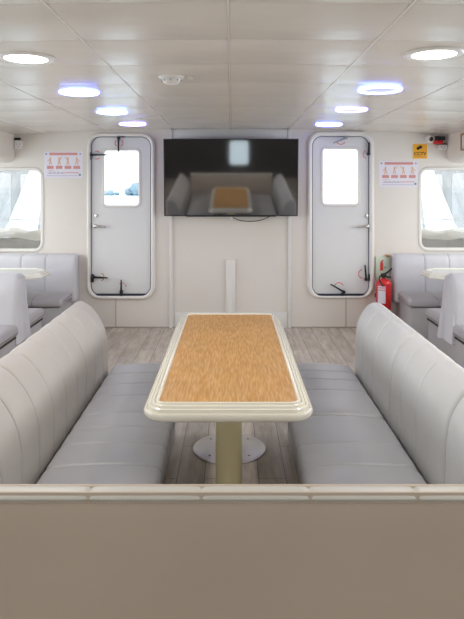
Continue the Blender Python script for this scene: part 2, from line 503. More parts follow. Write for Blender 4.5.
def door(i, d, f, wn_, handle_x, hdir, dogs, gap_top_dark):
    yd = WY + .004
    P = rrect(d[0] + .006, d[1] - .006, d[2] + .006, d[3] - .006, .104)
    bm = plate(P, [rrect(*wn_, .04)], yd, yd + .045, XZ)
    D = link('door_%d' % i, bm, DOORP, kind='structure', smooth=False)
    # frame
    mx = [(d[0] - f[0]), (f[1] - d[1]), (d[2] - f[2]), (f[3] - d[3])]
    def L(t):
        return rrect(d[0] - mx[0] * t, d[1] + mx[1] * t, d[2] - mx[2] * t, d[3] + mx[3] * t, .11 + .04 * t)
    prof = [(0, WY + .05), (0, WY - .012)] + [(.5 - .5 * math.cos(a), WY - .012 - .030 * math.sin(a)) for a in [PI * k / 8 for k in range(1, 8)]] + [(1, WY - .012), (1, WY + .001)]
    link('door_frame', ring_profile(L, prof), FRAMEP, D)
    # seal in the gap
    def L2(o): return rrect(d[0] + o, d[1] - o, d[2] + o, d[3] - o, .11 - o)
    link('door_seal', ring_profile(L2, [(.0005, WY - .006), (.009, WY - .006), (.009, WY + .02), (.0005, WY + .02)]), GREYSEAL, D)
    s = bmesh.new(); box(s, d[0] + .055, d[1] - .045, WY - .02, WY + .006, d[2] - .002, d[2] + .022, .006)
    for k in range(7):
        xx = d[0] + .09 + k * (d[1] - d[0] - .17) / 6
        box(s, xx - .02, xx + .02, WY - .024, WY - .016, d[2] + .002, d[2] + .018, .003)
    link('bottom_seal', s, BLUEBLACK, D)
    # window
    def L3(o): return rrect(wn_[0] - o, wn_[1] + o, wn_[2] - o, wn_[3] + o, .04 + o)
    wf = link('window_frame', ring_profile(L3, [(-.006, yd - .006), (.004, yd - .012), (.020, yd - .010), (.026, yd + .001), (-.006, yd + .04)]), FRAMEP, D)
    link('glass_pane', plate(rrect(wn_[0] - .001, wn_[1] + .001, wn_[2] - .001, wn_[3] + .001, .04), [], yd + .02, yd + .026, XZ), GLASS, wf, smooth=False)
    # handle and key cylinder
    h = bmesh.new(); cyl(h, (handle_x, yd - .012, 1.155), .024, .024, 20, 'Y', bev=.004)
    hp = curve([(handle_x, yd - .028, 1.155), (handle_x, yd - .05, 1.157), (handle_x + hdir * .03, yd - .058, 1.158), (handle_x + hdir * .075, yd - .056, 1.152), (handle_x + hdir * .125, yd - .05, 1.148)], 5)
    tube(h, hp, .014, 10); cyl(h, (handle_x, yd - .03, 1.155), .018, .04, 16, 'Y', bev=.004)
    link('door_handle', h, CHROME, D)
    k_ = bmesh.new(); cyl(k_, (handle_x + .012 * hdir, yd - .008, 1.272), .022, .016, 18, 'Y', bev=.003); cyl(k_, (handle_x + .012 * hdir, yd - .018, 1.272), .009, .006, 12, 'Y')
    link('key_cylinder', k_, CHROME, D)
    for (p0, p1, pl, m_, marks) in dogs:
        b = bmesh.new()
        bar(b, p0, p1, .022, .013, yd - .045, yd - .028)
        cyl(b, (p0[0], yd - .025, p0[1]), .017, .05, 14, 'Y', bev=.003)
        box(b, pl[0], pl[1], yd - .03, yd - .002, pl[2], pl[3], .004)
        dg = link('locking_lever', b, m_, D)
        for c, r, a0, a1 in marks:
            q = bmesh.new(); arc_mark(q, c, r, a0, a1, yd - .0015)
            link('red_arrow_mark', q, REDINK, dg, smooth=False)
    return D
def px(x, y, D=WY): return ((x - 231.5) * D / 600, 1.61 - (y - 186) * D / 600)
def pr(x0, x1, y0, y1):
    a, b = px(x0, y1), px(x1, y0); return (a[0], b[0], a[1], b[1])
door(1, dL, fL, (-1.456, -1.052, 1.385, 2.018), -1.545, 1, [
    (px(119, 138.5), px(119, 152), pr(117.5, 125, 134.6, 137.2), BLACK, [(px(119, 143), .045, -60, 50), (px(119, 143), .045, 130, 235)]),
    (px(92, 155), px(107.5, 155), pr(89.5, 91.8, 152, 160), BLACK, [(px(96.5, 155), .045, 40, 110), (px(96.5, 155), .045, 250, 320)]),
    (px(94, 276.7), px(108, 277.4), pr(91.6, 94, 274, 282), BLACK, [(px(100, 277), .045, -70, 70)]),
    (px(121.7, 293), px(121.7, 279.5), pr(120, 123.2, 290, 296), BLACK, [(px(122, 287), .045, 60, 130), (px(122, 287), .045, 0, 40)]),
    ], True)
door(2, dR, fR, (1.036, 1.447, 1.400, 2.034), 1.542, -1, [
    (px(345.5, 138), px(333, 143.2), pr(339, 347.5, 133.6, 135.2), GREYINK, [(px(341, 139.5), .055, 215, 325)]),
    (px(367.8, 154), px(368.3, 142.5), pr(370.2, 372, 151.5, 159.5), BLACK, [(px(367, 154.5), .045, 110, 250)]),
    (px(365.5, 279), px(364.3, 264.5), pr(368, 370.5, 273.8, 281), BLACK, [(px(363, 274), .05, 100, 265)]),
    (px(343.5, 291.5), px(330, 283.6), pr(341, 344, 292.5, 295.5), BLACK, [(px(339, 287), .05, 20, 165)]),
    ], True)

# ------------------------------------------------------------ television
tv = thing('television', 'large black flat-screen television on the wall between the two white doors', 'television', (0, 0, 0))
tw, th = 1.474, .858
TVM = Matrix.Translation((-.006, 6.635, 1.702)) @ Matrix.Rotation(math.radians(5.6), 4, 'X')
bm = bmesh.new(); box(bm, -tw / 2, tw / 2, 0, .035, -th / 2, th / 2, .004); box(bm, -.5, .5, .03, .06, -.3, .25, .01)
for a in (-1, 1): box(bm, a * (tw / 2) - .006, a * (tw / 2) + .006, -.003, .01, -th / 2, th / 2, .002)
box(bm, -tw / 2, tw / 2, -.003, .01, th / 2 - .008, th / 2, .002); box(bm, -tw / 2, tw / 2, -.004, .01, -th / 2, -th / 2 + .014, .002)
box(bm, -.5, .5, -.001, .02, -th / 2 - .007, -th / 2 + .004, .002)
bmesh.ops.transform(bm, matrix=TVM, verts=bm.verts)
link('casing', bm, BLACK, tv)
bm = bmesh.new(); box(bm, -tw / 2 + .006, tw / 2 - .006, -.0015, .004, -th / 2 + .014, th / 2 - .008)
bmesh.ops.transform(bm, matrix=TVM, verts=bm.verts); link('screen', bm, SCREEN, tv, smooth=False)
bm = bmesh.new(); box(bm, -.28, .28, 6.735, WY - .0125, 1.5, 1.9, .01); link('wall_bracket', bm, BLACK, tv)
bm = bmesh.new(); tube(bm, curve([(.0, 6.745, 1.28), (.0, 6.75, 1.262), (.10, 6.76, 1.222), (.22, 6.77, 1.212), (.33, 6.77, 1.225), (.42, 6.76, 1.262), (.43, 6.76, 1.29)], 6), .005, 6)
link('cable', bm, BLACK, tv)
bm = bmesh.new(); box(bm, -.018, .012, 6.735, 6.765, 1.235, 1.285, .004); link('cable_plug', bm, WHITE, tv)

tr = thing('cable_trunking', 'upright white cable trunking on the wall below the television', 'cable duct', (-.012, WY, 0))
bm = bmesh.new(); box(bm, -.052, .052, -.035, 0, 0, .775, .006); link('duct_body', bm, TRIMP, tr)
bm = bmesh.new(); box(bm, -.03, .03, -.041, -.034, 0, .772, .003); link('duct_cover', bm, FRAMEP, tr)
for k, xx in enumerate((177.5, 285)):
    x, z = px(xx, 226.5)
    bm = bmesh.new(); cyl(bm, (x, WY - .004, z), .012, .010, 14, 'Y', bev=.002); cyl(bm, (x, WY - .010, z), .005, .004, 10, 'Y')
    o = link('wall_plug', bm, TRIMP)
    tag(o, 'tiny round wall plug below the television, toward the %s' % ('door showing trees' if k == 0 else 'fire extinguisher'), 'wall plug', 'wall plugs below the television')

# ------------------------------------------------------------ posters, signs, small wall things
def poster(x0, x1, y0, y1, label):
    a = px(x0, y1); b = px(x1, y0); t = thing('safety_poster', label, 'poster', (a[0], WY, a[1]), 0, 'safety instruction posters')
    Wd, Hd = b[0] - a[0], b[1] - a[1]
    def q(u0, u1, v0, v1, m, nm, dep=.003, extra=None):
        bm = bmesh.new(); box(bm, u0 * Wd, u1 * Wd, -dep, 0, v0 * Hd, v1 * Hd)
        if extra: extra(bm)
        return link(nm, bm, m, t, smooth=False)
    q(0, 1, 0, 1, PAPER, 'sheet', .002)
    q(.14, .86, .86, .955, PINKINK, 'title_bar')
    for k in range(4):
        c = .165 + k * .225
        bm = bmesh.new()
        cyl(bm, (c * Wd, -.002, .755 * Hd), .009, .003, 12, 'Y')
        bar(bm, (c * Wd, .73 * Hd), (c * Wd, .60 * Hd), .017, .020, -.003, -.001)
        bar(bm, (c * Wd - .008, .60 * Hd), (c * Wd - .012, .50 * Hd), .012, .010, -.003, -.001)
        bar(bm, (c * Wd + .008, .60 * Hd), (c * Wd + .014, .50 * Hd), .012, .010, -.003, -.001)
        s = 1 if k % 2 else -1
        bar(bm, (c * Wd + s * .01, .70 * Hd), (c * Wd + s * .034, (.80 if k in (1, 2) else .62) * Hd), .010, .008, -.003, -.001)
        link('figure_drawing', bm, ORANGEINK, t, smooth=False)
        q(c - .085, c + .085, .345, .46, PINKINK, 'caption_box')
    bm = bmesh.new()
    for k in range(13): box(bm, (.10 + k * .034) * Wd, (.122 + k * .034) * Wd, -.003, 0, .165 * Hd, (.19 + .02 * (k % 3)) * Hd)
    link('text_line', bm, GREYINK, t, smooth=False)
    bm = bmesh.new()
    box(bm, .10 * Wd, .26 * Wd, -.003, 0, .268 * Hd, .282 * Hd); link('text_line', bm, PINKINK, t, smooth=False)
    bm = bmesh.new()
    for k in range(9): box(bm, (.54 + k * .04) * Wd, (.572 + k * .04) * Wd, -.003, 0, .18 * Hd, .215 * Hd)
    link('text_line', bm, PINKINK, t, smooth=False)
    bm = bmesh.new()
    for k in range(16): box(bm, (.08 + k * .05) * Wd, (.118 + k * .05) * Wd, -.003, 0, .075 * Hd, .095 * Hd)
    link('text_line', bm, GREYINK, t, smooth=False)
    bm = bmesh.new(); cyl(bm, (.92 * Wd, -.002, .12 * Hd), .013, .004, 14, 'Y'); link('round_emblem', bm, GREENINK, t)
    bm = bmesh.new(); cyl(bm, (.06 * Wd, -.002, .91 * Hd), .011, .004, 14, 'Y'); link('corner_emblem', bm, GREYINK, t); bm = bmesh.new(); box(bm, .91 * Wd, .95 * Wd, -.003, 0, .88 * Hd, .94 * Hd); link('corner_emblem', bm, GREYINK, t)
poster(44, 83, 151.5, 178, 'white and red safety poster between the window and the door showing trees')
poster(379, 418.5, 161, 187, 'white and red safety poster under the yellow camera warning sign')

a, b = px(412.8, 158.6), px(427, 144)
t = thing('cctv_sign', 'square yellow camera surveillance sign above the safety poster', 'sign', (a[0], WY, a[1]))
Wd, Hd = b[0] - a[0], b[1] - a[1]
bm = bmesh.new(); box(bm, 0, Wd, -.004, 0, 0, Hd); link('plate', bm, YELLOW, t, smooth=False)
bm = bmesh.new()
bar(bm, (.28 * Wd, .66 * Hd), (.60 * Wd, .82 * Hd), .030, .034, -.006, -.003); bar(bm, (.38 * Wd, .70 * Hd), (.30 * Wd, .60 * Hd), .012, .012, -.006, -.003)
bar(bm, (.62 * Wd, .86 * Hd), (.64 * Wd, .76 * Hd), .008, .008, -.006, -.003)
link('camera_symbol', bm, BLACK, t, smooth=False)
bm = text_bm('CCTV', .052); bmesh.ops.transform(bm, matrix=Matrix.Translation((.5 * Wd, -.0045, .33 * Hd)) @ Matrix.Rotation(PI / 2, 4, 'X'), verts=bm.verts)
link('lettering', bm, BLACK, t, smooth=False)
bm = bmesh.new()
for k in range(7): box(bm, (.14 + k * .105) * Wd, (.215 + k * .105) * Wd, -.006, -.003, .10 * Hd, .145 * Hd)
link('small_print', bm, BROWN, t, smooth=False)

t = thing('security_camera', 'white dome security camera beside the red box near the ceiling', 'camera', (0, 0, 0))
x, z = px(429, 139)
bm = bmesh.new()
lathe(bm, [(0, -.0), (.045, 0), (.05, .01), (.05, .03), (.045, .05), (.038, .075), (.022, .092), (0, .097)], 24)
bmesh.ops.transform(bm, matrix=Matrix.Translation((x, WY, z)) @ Matrix.Rotation(PI / 2, 4, 'X'), verts=bm.verts); link('housing', bm, WHITE, t)
bm = bmesh.new(); bmesh.ops.create_uvsphere(bm, u_segments=16, v_segments=10, radius=.026); bmesh.ops.translate(bm, vec=(x - .002, WY - .085, z - .008), verts=bm.verts); link('lens', bm, LENS, t)
r = pr(434, 444, 136.6, 140.5)
bm = bmesh.new(); box(bm, r[0], r[1], WY - .05, WY, r[2], r[3], .004); link('bracket', bm, BLACK, t)
r = pr(432.8, 441.5, 140.8, 144.4)
bm = bmesh.new(); box(bm, r[0], r[1], WY - .06, WY, r[2], r[3], .005); box(bm, r[0] + .03, r[0] + .06, WY - .064, WY - .055, r[2] + .01, r[3] - .01, .002)
tag(link('alarm_box', bm, RED), 'small red alarm box under the white dome camera', 'alarm box')
def junction(x0, x1, y0, y1, label, hanger):
    r = pr(x0, x1, y0, y1); t = thing('junction_box', label, 'junction box', (r[0], WY, r[2]), 0, 'junction boxes by the ceiling')
    w, h = r[1] - r[0], r[3] - r[2]
    bm = bmesh.new(); box(bm, 0, w, -.045, 0, 0, h, .008); link('box_body', bm, WHITE, t)
    bm = bmesh.new()
    for i in (.3, .7): cyl(bm, (i * w, -.046, .55 * h), .006, .004, 8, 'Y')
    cyl(bm, (.5 * w, -.046, .28 * h), .006, .004, 8, 'Y'); link('socket_hole', bm, GREYINK, t)
    bm = bmesh.new()
    if hanger: box(bm, -.03, -.004, -.03, 0, .1 * h, h + .03, .004); box(bm, -.03, .06, -.03, 0, h + .002, h + .03, .004)
    else: box(bm, -.02, w, -.03, 0, h + .002, h + .016, .004)
    link('bracket', bm, BLACK, t)
junction(15.5, 23, 140.5, 149.2, 'white junction box with black bracket above the window, toward the door showing trees', True)
junction(437.5, 446, 144.8, 149.5, 'white junction box below the red alarm box', False)

# framed grille on the soffit face
t = thing('framed_grille', 'brown framed grille on the soffit beside the red alarm box', 'grille', (2.45, 5.95, 1.985))
bm = bmesh.new()
for y0, y1, z0, z1 in ((0, .43, 0, .018), (0, .43, .162, .18), (0, .018, 0, .18), (.412, .43, 0, .18)): box(bm, -.018, .012, y0, y1, z0, z1, .003)
link('frame', bm, BROWN, t)
bm = bmesh.new(); box(bm, -.006, .01, .018, .412, .018, .162)
for k in range(6): box(bm, -.010, -.004, .02, .41, .03 + k * .022, .038 + k * .022)
link('grille_panel', bm, WHITE, t, smooth=False)

# smoke detector
t = thing('smoke_detector', 'small white smoke detector on the ceiling between the lamp rows', 'smoke detector', (-.355, 3.55, cz(.355) - .001))
bm = bmesh.new(); lathe(bm, [(0, .004), (.075, .004), (.078, -.004), (.07, -.014), (0, -.014)], 32); link('base', bm, WHITE, t)
bm = bmesh.new(); lathe(bm, [(0, -.013), (.052, -.013), (.055, -.022), (.05, -.036), (.036, -.046), (0, -.048)], 28); link('sensor_head', bm, WHITE, t)
for k in range(8):
    bm = bmesh.new(); a = k * PI / 4; box(bm, .0545 * math.cos(a) - .003, .0545 * math.cos(a) + .003, .0545 * math.sin(a) - .003, .0545 * math.sin(a) + .003, -.032, -.024)
    link('sensor_slot', bm, GREYINK, t)
bm = bmesh.new(); box(bm, .095, .13, -.02, .02, -.014, .002, .004); link('cable_clip', bm, WHITE, t)

# ------------------------------------------------------------ ceiling lamps
def lamp(x, y, r, kind, label, p, col):
    t = thing('ceiling_lamp', label, 'ceiling lamp', (x, y, cz(x)), 0, 'round ceiling lamps in two rows')
    if kind == 'white':
        bm = bmesh.new(); lathe(bm, [(r, .003), (r + .004, -.006), (r - .006, -.014), (r - .032, -.012), (r - .034, -.004)], 48); link('rim', bm, LAMPRIM, t)
        bm = bmesh.new(); lathe(bm, [(r - .033, -.008), (r - .05, -.012), (0, -.013)], 48); link('diffuser', bm, LAMPW, t)
    else:
        ringm = LAMPV if kind == 'violet' else LAMPB
        bm = bmesh.new(); lathe(bm, [(r - .002, .003), (r + .001, -.010), (r - .005, -.017), (r - .020, -.017), (r - .022, -.004)], 48); link('glow_ring', bm, ringm, t)
        bm = bmesh.new(); lathe(bm, [(r - .0215, -.006), (r - .03, -.009), (0, -.010)], 48); link('diffuser', bm, LAMPW if kind == 'lit' else LAMPOFF, t)
    if kind == 'white':
        l = bpy.data.lights.new('ceiling_lamp_light', 'AREA'); l.shape = 'DISK'; l.size = (r - .035) * 2; l.energy = p; l.color = col
        o = bpy.data.objects.new('ceiling_lamp_light', l); COL.objects.link(o); o.location = (x, y, cz(x) - .0155)
warm = (1, .95, .89); blu = (.55, .62, 1)
LAMPS = [(-1.02, 2.98, .137, 'white', 'bright white round ceiling lamp, nearest of the row with the smoke detector beside it', 8, warm),
 (-1.032, 4.06, .134, 'lit', 'blue-ringed round ceiling lamp with lit centre behind the nearest white lamp, smoke detector side', 5, blu),
 (-1.026, 5.15, .132, 'lit', 'blue-ringed round ceiling lamp third from the camera, row above the door showing trees', 4, blu),
 (-1.013, 6.14, .137, 'violet', 'small blue-violet round ceiling lamp right above the door showing trees', 2.5, blu),
 (.975, 2.89, .137, 'white', 'bright white round ceiling lamp, nearest of the row on the yellow sign side', 8, warm),
 (.98, 3.96, .143, 'blue', 'round ceiling lamp with glowing blue ring and unlit centre', 2.5, blu),
 (.998, 4.99, .132, 'violet', 'violet-white ringed round ceiling lamp behind the one with unlit centre', 4, (.8, .75, 1)),
 (1.006, 6.19, .136, 'lit', 'white round ceiling lamp right above the door beside the yellow sign', 4, (.9, .93, 1))]
for L in LAMPS: lamp(*L)

# ------------------------------------------------------------ central dining table
tb = thing('dining_table', 'long wood-grain dining table with stepped cream rim between the two sofas', 'table', (-.013, 3.232, 0))
HW, HL = .279, .8275
bm = bmesh.new(); P = rrect(-HW, HW, -HL, HL, .03)
vs = [bm.verts.new((u, w, .741)) for u, w in P]; bm.faces.new(vs)
vb = [bm.verts.new((u, w, .725)) for u, w in P]; bm.faces.new(vb)
for k in range(len(P)): bm.faces.new((vs[k], vs[(k + 1) % len(P)], vb[(k + 1) % len(P)], vb[k]))
link('wood_panel', bm, WOOD, tb, smooth=False)
prof = [(0, .736), (.0005, .742), (.004, .7465), (.010, .7475), (.015, .745), (.0175, .738), (.0185, .731)]
prof += [(.0195, .731), (.022, .7365), (.027, .739), (.032, .737), (.0355, .731), (.0365, .722)]
prof += [(.0375, .721), (.040, .726), (.045, .728), (.050, .726), (.0535, .719), (.0545, .710)]
prof += [(.0555, .708), (.058, .712), (.063, .7125), (.068, .708), (.0705, .700), (.0705, .692), (.067, .684), (.058, .679), (.0, .676), (-.02, .676), (-.02, .724), (0, .7245)]
bm = bmesh.new(); rows = []
for o, z in prof:
    rows.append([bm.verts.new((u, w, z)) for u, w in [(u, w + (.22 * o if w > 0 else .0) * -1 + (.30 * o if w < 0 else 0)) for u, w in rrect(-HW - o * .95, HW + o * .95, -HL - o, HL + o, .03 + max(o, -.02) * 1.0 + .0001, 8)]])
N = len(rows[0])
for i in range(len(rows)):
    A, B = rows[i], rows[(i + 1) % len(rows)]
    for k in range(N): bm.faces.new((A[k], A[(k + 1) % N], B[(k + 1) % N], B[k]))
link('moulded_rim', bm, RIM, tb)
bm = bmesh.new(); box(bm, -.25, .25, -.73, .73, .675, .7245); link('underside', bm, RIM, tb, smooth=False)
for k, yy in enumerate((-.44, .445)):
    bm = bmesh.new(); cyl(bm, (0, yy, .345), .0605, .67, 40); cyl(bm, (0, yy, .668), .11, .014, 32)
    leg = link('pedestal', bm, POST, tb)
    bm = bmesh.new(); lathe(bm, [(0, .010), (.216, .010), (.222, .006), (.222, 0), (0, 0)], 64, (0, yy, 0))
    link('base_plate', bm, STEEL, leg)
    for q in range(4):
        bm = bmesh.new(); a = PI / 4 + q * PI / 2; cyl(bm, (.165 * math.cos(a), yy + .165 * math.sin(a), .011), .008, .004, 10)
        link('plate_screw', bm, CHROME, leg)

# ------------------------------------------------------------ the two long sofas
YB, YE = 1.585, 3.93
def long_sofa(s, label, vback, back_pts, bsegs, bseams, ssegs, sseams):
    t = thing('sofa', label, 'sofa', (0, 0, 0), 0)
    f = lambda u, d, w: (s * u, d, w)
    bm = bmesh.new(); box(bm, .365, 1.015, YB, YE - .03, 0, .325, .006)
    bmesh.ops.transform(bm, matrix=Matrix.Diagonal((s, 1, 1, 1)), verts=bm.verts); link('base', bm, V_BASE, t)
    prof = curve([(.290, .40), (.296, .432), (.325, .449), (.43, .458), (.56, .458), (.70, .450), (.768, .436), (.779, .39), (.768, .332), (.55, .328), (.35, .328), (.302, .340)], 5, True)
    for (a, b), sm in zip(ssegs, sseams):
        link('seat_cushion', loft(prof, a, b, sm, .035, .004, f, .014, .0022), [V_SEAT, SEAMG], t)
    bp = curve(back_pts + [(1.03, .70), (1.03, .45), (1.02, .345), (.92, .33), (.82, .335), (.803, .37)], 6, True)
    for (a, b), sm in zip(bsegs, bseams):
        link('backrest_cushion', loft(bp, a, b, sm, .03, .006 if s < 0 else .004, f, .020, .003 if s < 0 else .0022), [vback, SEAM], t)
    return t
lp = [(.802, .45), (.803, .53), (.806, .60), (.826, .69), (.866, .765), (.91, .82), (.955, .853), (.99, .861), (1.02, .845), (1.032, .80)]
rp = [(.802, .45), (.803, .53), (.806, .62), (.82, .72), (.852, .79), (.89, .835), (.93, .853), (.965, .848), (1.0, .82), (1.02, .77)]
rng = lambda a, b, st: [a + st * k for k in range(int((b - a) / st) + 1)]
long_sofa(-1, 'cream ribbed long sofa with grey seat beside the dining table, on the smoke detector side', V_LEFT, lp,
    [(YB, YE)], [rng(1.70, 3.77, .205)],
    [(YB, YE)], [[1.9, 2.1, 2.28, 2.49, 2.70, 2.88, 3.06, 3.31, 3.51, 3.71]])
long_sofa(1, 'white long sofa of joined back cushions beside the dining table, nearest the fire extinguisher', V_RIGHT, rp,
    [(YB, 2.28), (2.28, 3.06), (3.06, YE)], [[1.8, 2.05], [2.63, 2.86], [3.42, 3.68]],
    [(YB, 2.27), (2.27, 3.04), (3.04, YE)], [[1.8, 2.05], [2.49, 2.70], [3.40, 3.59, 3.75]])

# near bench: its high back closes the seating group towards the camera
nb_ = thing('bench_back', 'wide beige vinyl bench back with pale piped top rail across the foreground', 'bench', (0, 1.51, 0))
f = lambda u, d, w: (d, u, w)
bm = loft(curve([(.027, .06), (.027, .3), (.027, .6), (.026, .832), (.0, .836), (-.0275, .833), (-.0285, .60), (-.028, .3), (-.028, .06), (0, .056)], 4, True), -.80, .80, [.71], .012, .004, f, .02, .0015)
link('back_panel', bm, [V_BACK, V_BACK], nb_)
bm = loft(curve([(-.0295, .834), (-.0305, .838), (-.022, .8445), (.0, .848), (.022, .8465), (.030, .840), (.0305, .825), (.026, .818), (0, .818), (-.022, .822)], 5, True), -.81, .81, [-.355, -.075, .195, .46, .72], .012, .0015, f, .012, .0014)
link('top_rail', bm, [V_CAP, V_CAP], nb_)
bm = bmesh.new(); tube(bm, [(-.8, -.0290, .8335), (.8, -.0290, .8335)], .0013, 8); link('piping', bm, THREAD, nb_)
bm = bmesh.new()
k = -.79
while k < .79:
    box(bm, k, k + .005, -.0298, -.0275, .8255, .8268); k += .010
link('stitching', bm, THREAD, nb_, smooth=False)
bm = bmesh.new(); box(bm, -.78, .78, -.02, .025, 0, .07, .003); link('plinth', bm, V_BASE, nb_)

# ------------------------------------------------------------ forward corner seating, both sides
def wall_bench(s, xe, label):
    t = thing('corner_bench', label, 'bench', (0, 0, 0), 0, 'benches under the forward windows')
    f = lambda u, d, w: (s * d, WY - u, w)
    L0, L1 = xe, 3.06
    bp = curve([(.03, .33), (.03, .55), (.03, .80), (.05, .845), (.10, .852), (.15, .835), (.175, .79), (.19, .65), (.20, .50), (.20, .36), (.17, .32), (.10, .31)], 5, True)
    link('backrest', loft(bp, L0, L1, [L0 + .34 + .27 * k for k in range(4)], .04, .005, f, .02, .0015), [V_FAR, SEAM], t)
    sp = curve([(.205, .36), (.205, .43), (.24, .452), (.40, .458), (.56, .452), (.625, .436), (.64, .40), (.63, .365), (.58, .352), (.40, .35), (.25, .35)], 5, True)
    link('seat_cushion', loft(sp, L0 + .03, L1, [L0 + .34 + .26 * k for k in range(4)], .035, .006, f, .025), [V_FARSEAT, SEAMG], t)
    bm = bmesh.new(); box(bm, L0 + .06, L1, WY - .60, WY - .02, 0, .345, .005)
    bmesh.ops.transform(bm, matrix=Matrix.Diagonal((s, 1, 1, 1)), verts=bm.verts); link('base', bm, V_BASE, t)
wall_bench(-1, 1.72, 'pale vinyl wall bench below the window nearest the door showing trees')
wall_bench(1, 1.80, 'pale vinyl bench against the wall right beside the red fire extinguisher')
def double_bench(s, xe, xb, flare, label):
    t = thing('double_bench', label, 'bench', (0, 0, 0), 0, 'back to back benches')
    f = lambda u, d, w: (s * d, u, w)
    yc = 5.17
    bp = curve([(yc - .13, .30), (yc - .15, .42), (yc - .14, .60), (yc - .12, .76), (yc - .07, .84), (yc, .862), (yc + .07, .84), (yc + .12, .76), (yc + .14, .60), (yc + .15, .42), (yc + .13, .30), (yc, .295)], 6, True)
    link('backrest', loft(bp, xb, 3.06, [xe + .30 + .28 * k for k in range(4)], .05, .010, f, .03), [V_FAR, SEAM], t)
    # cloth cover hanging over the aisle end of the backrest
    bm = bmesh.new(); rows = []; NZ, NY = 14, 12
    for a in range(NZ + 1):
        v = a / NZ; row = []; ins = []
        hw = .085 + .085 * v
        for b in range(NY + 1):
            w = b / NY * 2 - 1
            wave = .006 * math.sin(w * 7 + 1) * v
            x = xb - .004 - flare * v ** 1.4 + .03 * abs(w) ** 4 + wave - .012 * (1 - v) * 0
            z = .835 - .03 * w * w * (1 - v) - (.535 + .012 * math.sin(w * 5)) * v
            row.append(bm.verts.new((s * x, yc + w * hw, z))); ins.append(bm.verts.new((s * (x + .035), yc + w * hw * .96, z)))
        rows.append(row + ins[::-1])
    M_ = len(rows[0])
    for a in range(NZ):
        for k in range(M_): bm.faces.new((rows[a][k], rows[a][(k + 1) % M_], rows[a + 1][(k + 1) % M_], rows[a + 1][k]))
    bm.faces.new(rows[0]); bm.faces.new(rows[-1])
    link('end_cover', bm, V_FAR, t)
    for sg in (-1, 1):
        sp = curve([(yc + sg * .13, .36), (yc + sg * .14, .44), (yc + sg * .25, .456), (yc + sg * .40, .456), (yc + sg * .53, .450), (yc + sg * .575, .425), (yc + sg * .58, .385), (yc + sg * .55, .352), (yc + sg * .4, .35), (yc + sg * .2, .35)], 5, True)
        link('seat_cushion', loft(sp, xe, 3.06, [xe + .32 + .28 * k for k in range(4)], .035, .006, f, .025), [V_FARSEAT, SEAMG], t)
    bm = bmesh.new(); box(bm, xe + .02, 3.05, yc - .54, yc + .54, 0, .345, .005)
    bmesh.ops.transform(bm, matrix=Matrix.Diagonal((s, 1, 1, 1)), verts=bm.verts); link('base', bm, V_BASE, t)
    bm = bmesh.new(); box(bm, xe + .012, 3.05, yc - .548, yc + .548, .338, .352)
    bmesh.ops.transform(bm, matrix=Matrix.Diagonal((s, 1, 1, 1)), verts=bm.verts); link('painted_shade_line', bm, DARK, t, smooth=False)  # solid dark strip painting the shade between cushions and base
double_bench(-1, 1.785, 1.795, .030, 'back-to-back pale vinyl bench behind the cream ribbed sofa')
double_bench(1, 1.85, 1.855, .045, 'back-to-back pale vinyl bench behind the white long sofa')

def side_table(s, xe, label):
    t = thing('side_table', label, 'table', (0, 0, 0), 0, 'cream tables by the forward windows')
    def outline(o):
        c = .13 + o * .4
        x0, x1, y0, y1 = xe - o, 3.05, 5.86 - o, 6.34 + o
        return [(x1, y0), (x1, y1), (x0 + c, y1), (x0, y1 - c), (x0, y0 + c), (x0 + c, y0)]
    prof = [(-.045, .728), (-.03, .745), (-.018, .745), (-.012, .735), (0, .735), (.006, .722), (.018, .722), (.024, .70), (.018, .69), (-.10, .685), (-.10, .728)]
    bm = bmesh.new(); rows = [[bm.verts.new((s * u, w, z)) for u, w in outline(o)] for o, z in prof]
    for i in range(len(rows) - 1):
        for k in range(6): bm.faces.new((rows[i][k], rows[i][(k + 1) % 6], rows[i + 1][(k + 1) % 6], rows[i + 1][k]))
    bm.faces.new(rows[-2]);
    link('moulded_rim', bm, RIM, t, smooth=False)
    bm = bmesh.new(); A = [bm.verts.new((s * u, w, .738)) for u, w in outline(-.035)]; B = [bm.verts.new((s * u, w, .70)) for u, w in outline(-.035)]
    bm.faces.new(A); bm.faces.new(B)
    for k in range(6): bm.faces.new((A[k], A[(k + 1) % 6], B[(k + 1) % 6], B[k]))
    link('table_panel', bm, V_CAP, t, smooth=False)
    bm = bmesh.new(); cyl(bm, (s * (xe + .62), 6.10, .345), .05, .69, 24); link('pedestal', bm, POST, t)
side_table(-1, 1.905, 'cream octagonal-ended table between pale benches behind the cream ribbed sofa')
side_table(1, 1.985, 'cream octagonal-ended table between pale benches near the fire extinguisher')

# ------------------------------------------------------------ fire extinguisher and its board
ex, ey = 1.688, 6.66
t = thing('fire_extinguisher', 'red fire extinguisher with white label at the end of the bench', 'fire extinguisher', (ex, ey, .10))
bm = bmesh.new(); lathe(bm, [(0, 0), (.06, 0), (.078, .012), (.082, .03), (.082, .425), (.078, .450), (.062, .466), (.028, .474), (.025, .49), (0, .49)], 36); link('cylinder', bm, RED, t)
bm = bmesh.new()
N = 10
for k in range(N):
    a0 = math.radians(-152 + 62 * k / N); a1 = math.radians(-152 + 62 * (k + 1) / N)
    q = [bm.verts.new((.0835 * math.cos(a), .0835 * math.sin(a), z)) for a, z in ((a0, .22), (a1, .22), (a1, .41), (a0, .41))]; bm.faces.new(q)
lab = link('label', bm, PAPER, t)
bm = bmesh.new()
for z in (.385, .36): 
    for a in (-142, -128, -114, -100):
        cx_, cy_ = .0842 * math.cos(math.radians(a)), .0842 * math.sin(math.radians(a)); box(bm, cx_ - .007, cx_ + .007, cy_ - .001, cy_ + .001, z, z + .012)
link('label_print', bm, REDINK, lab, smooth=False)
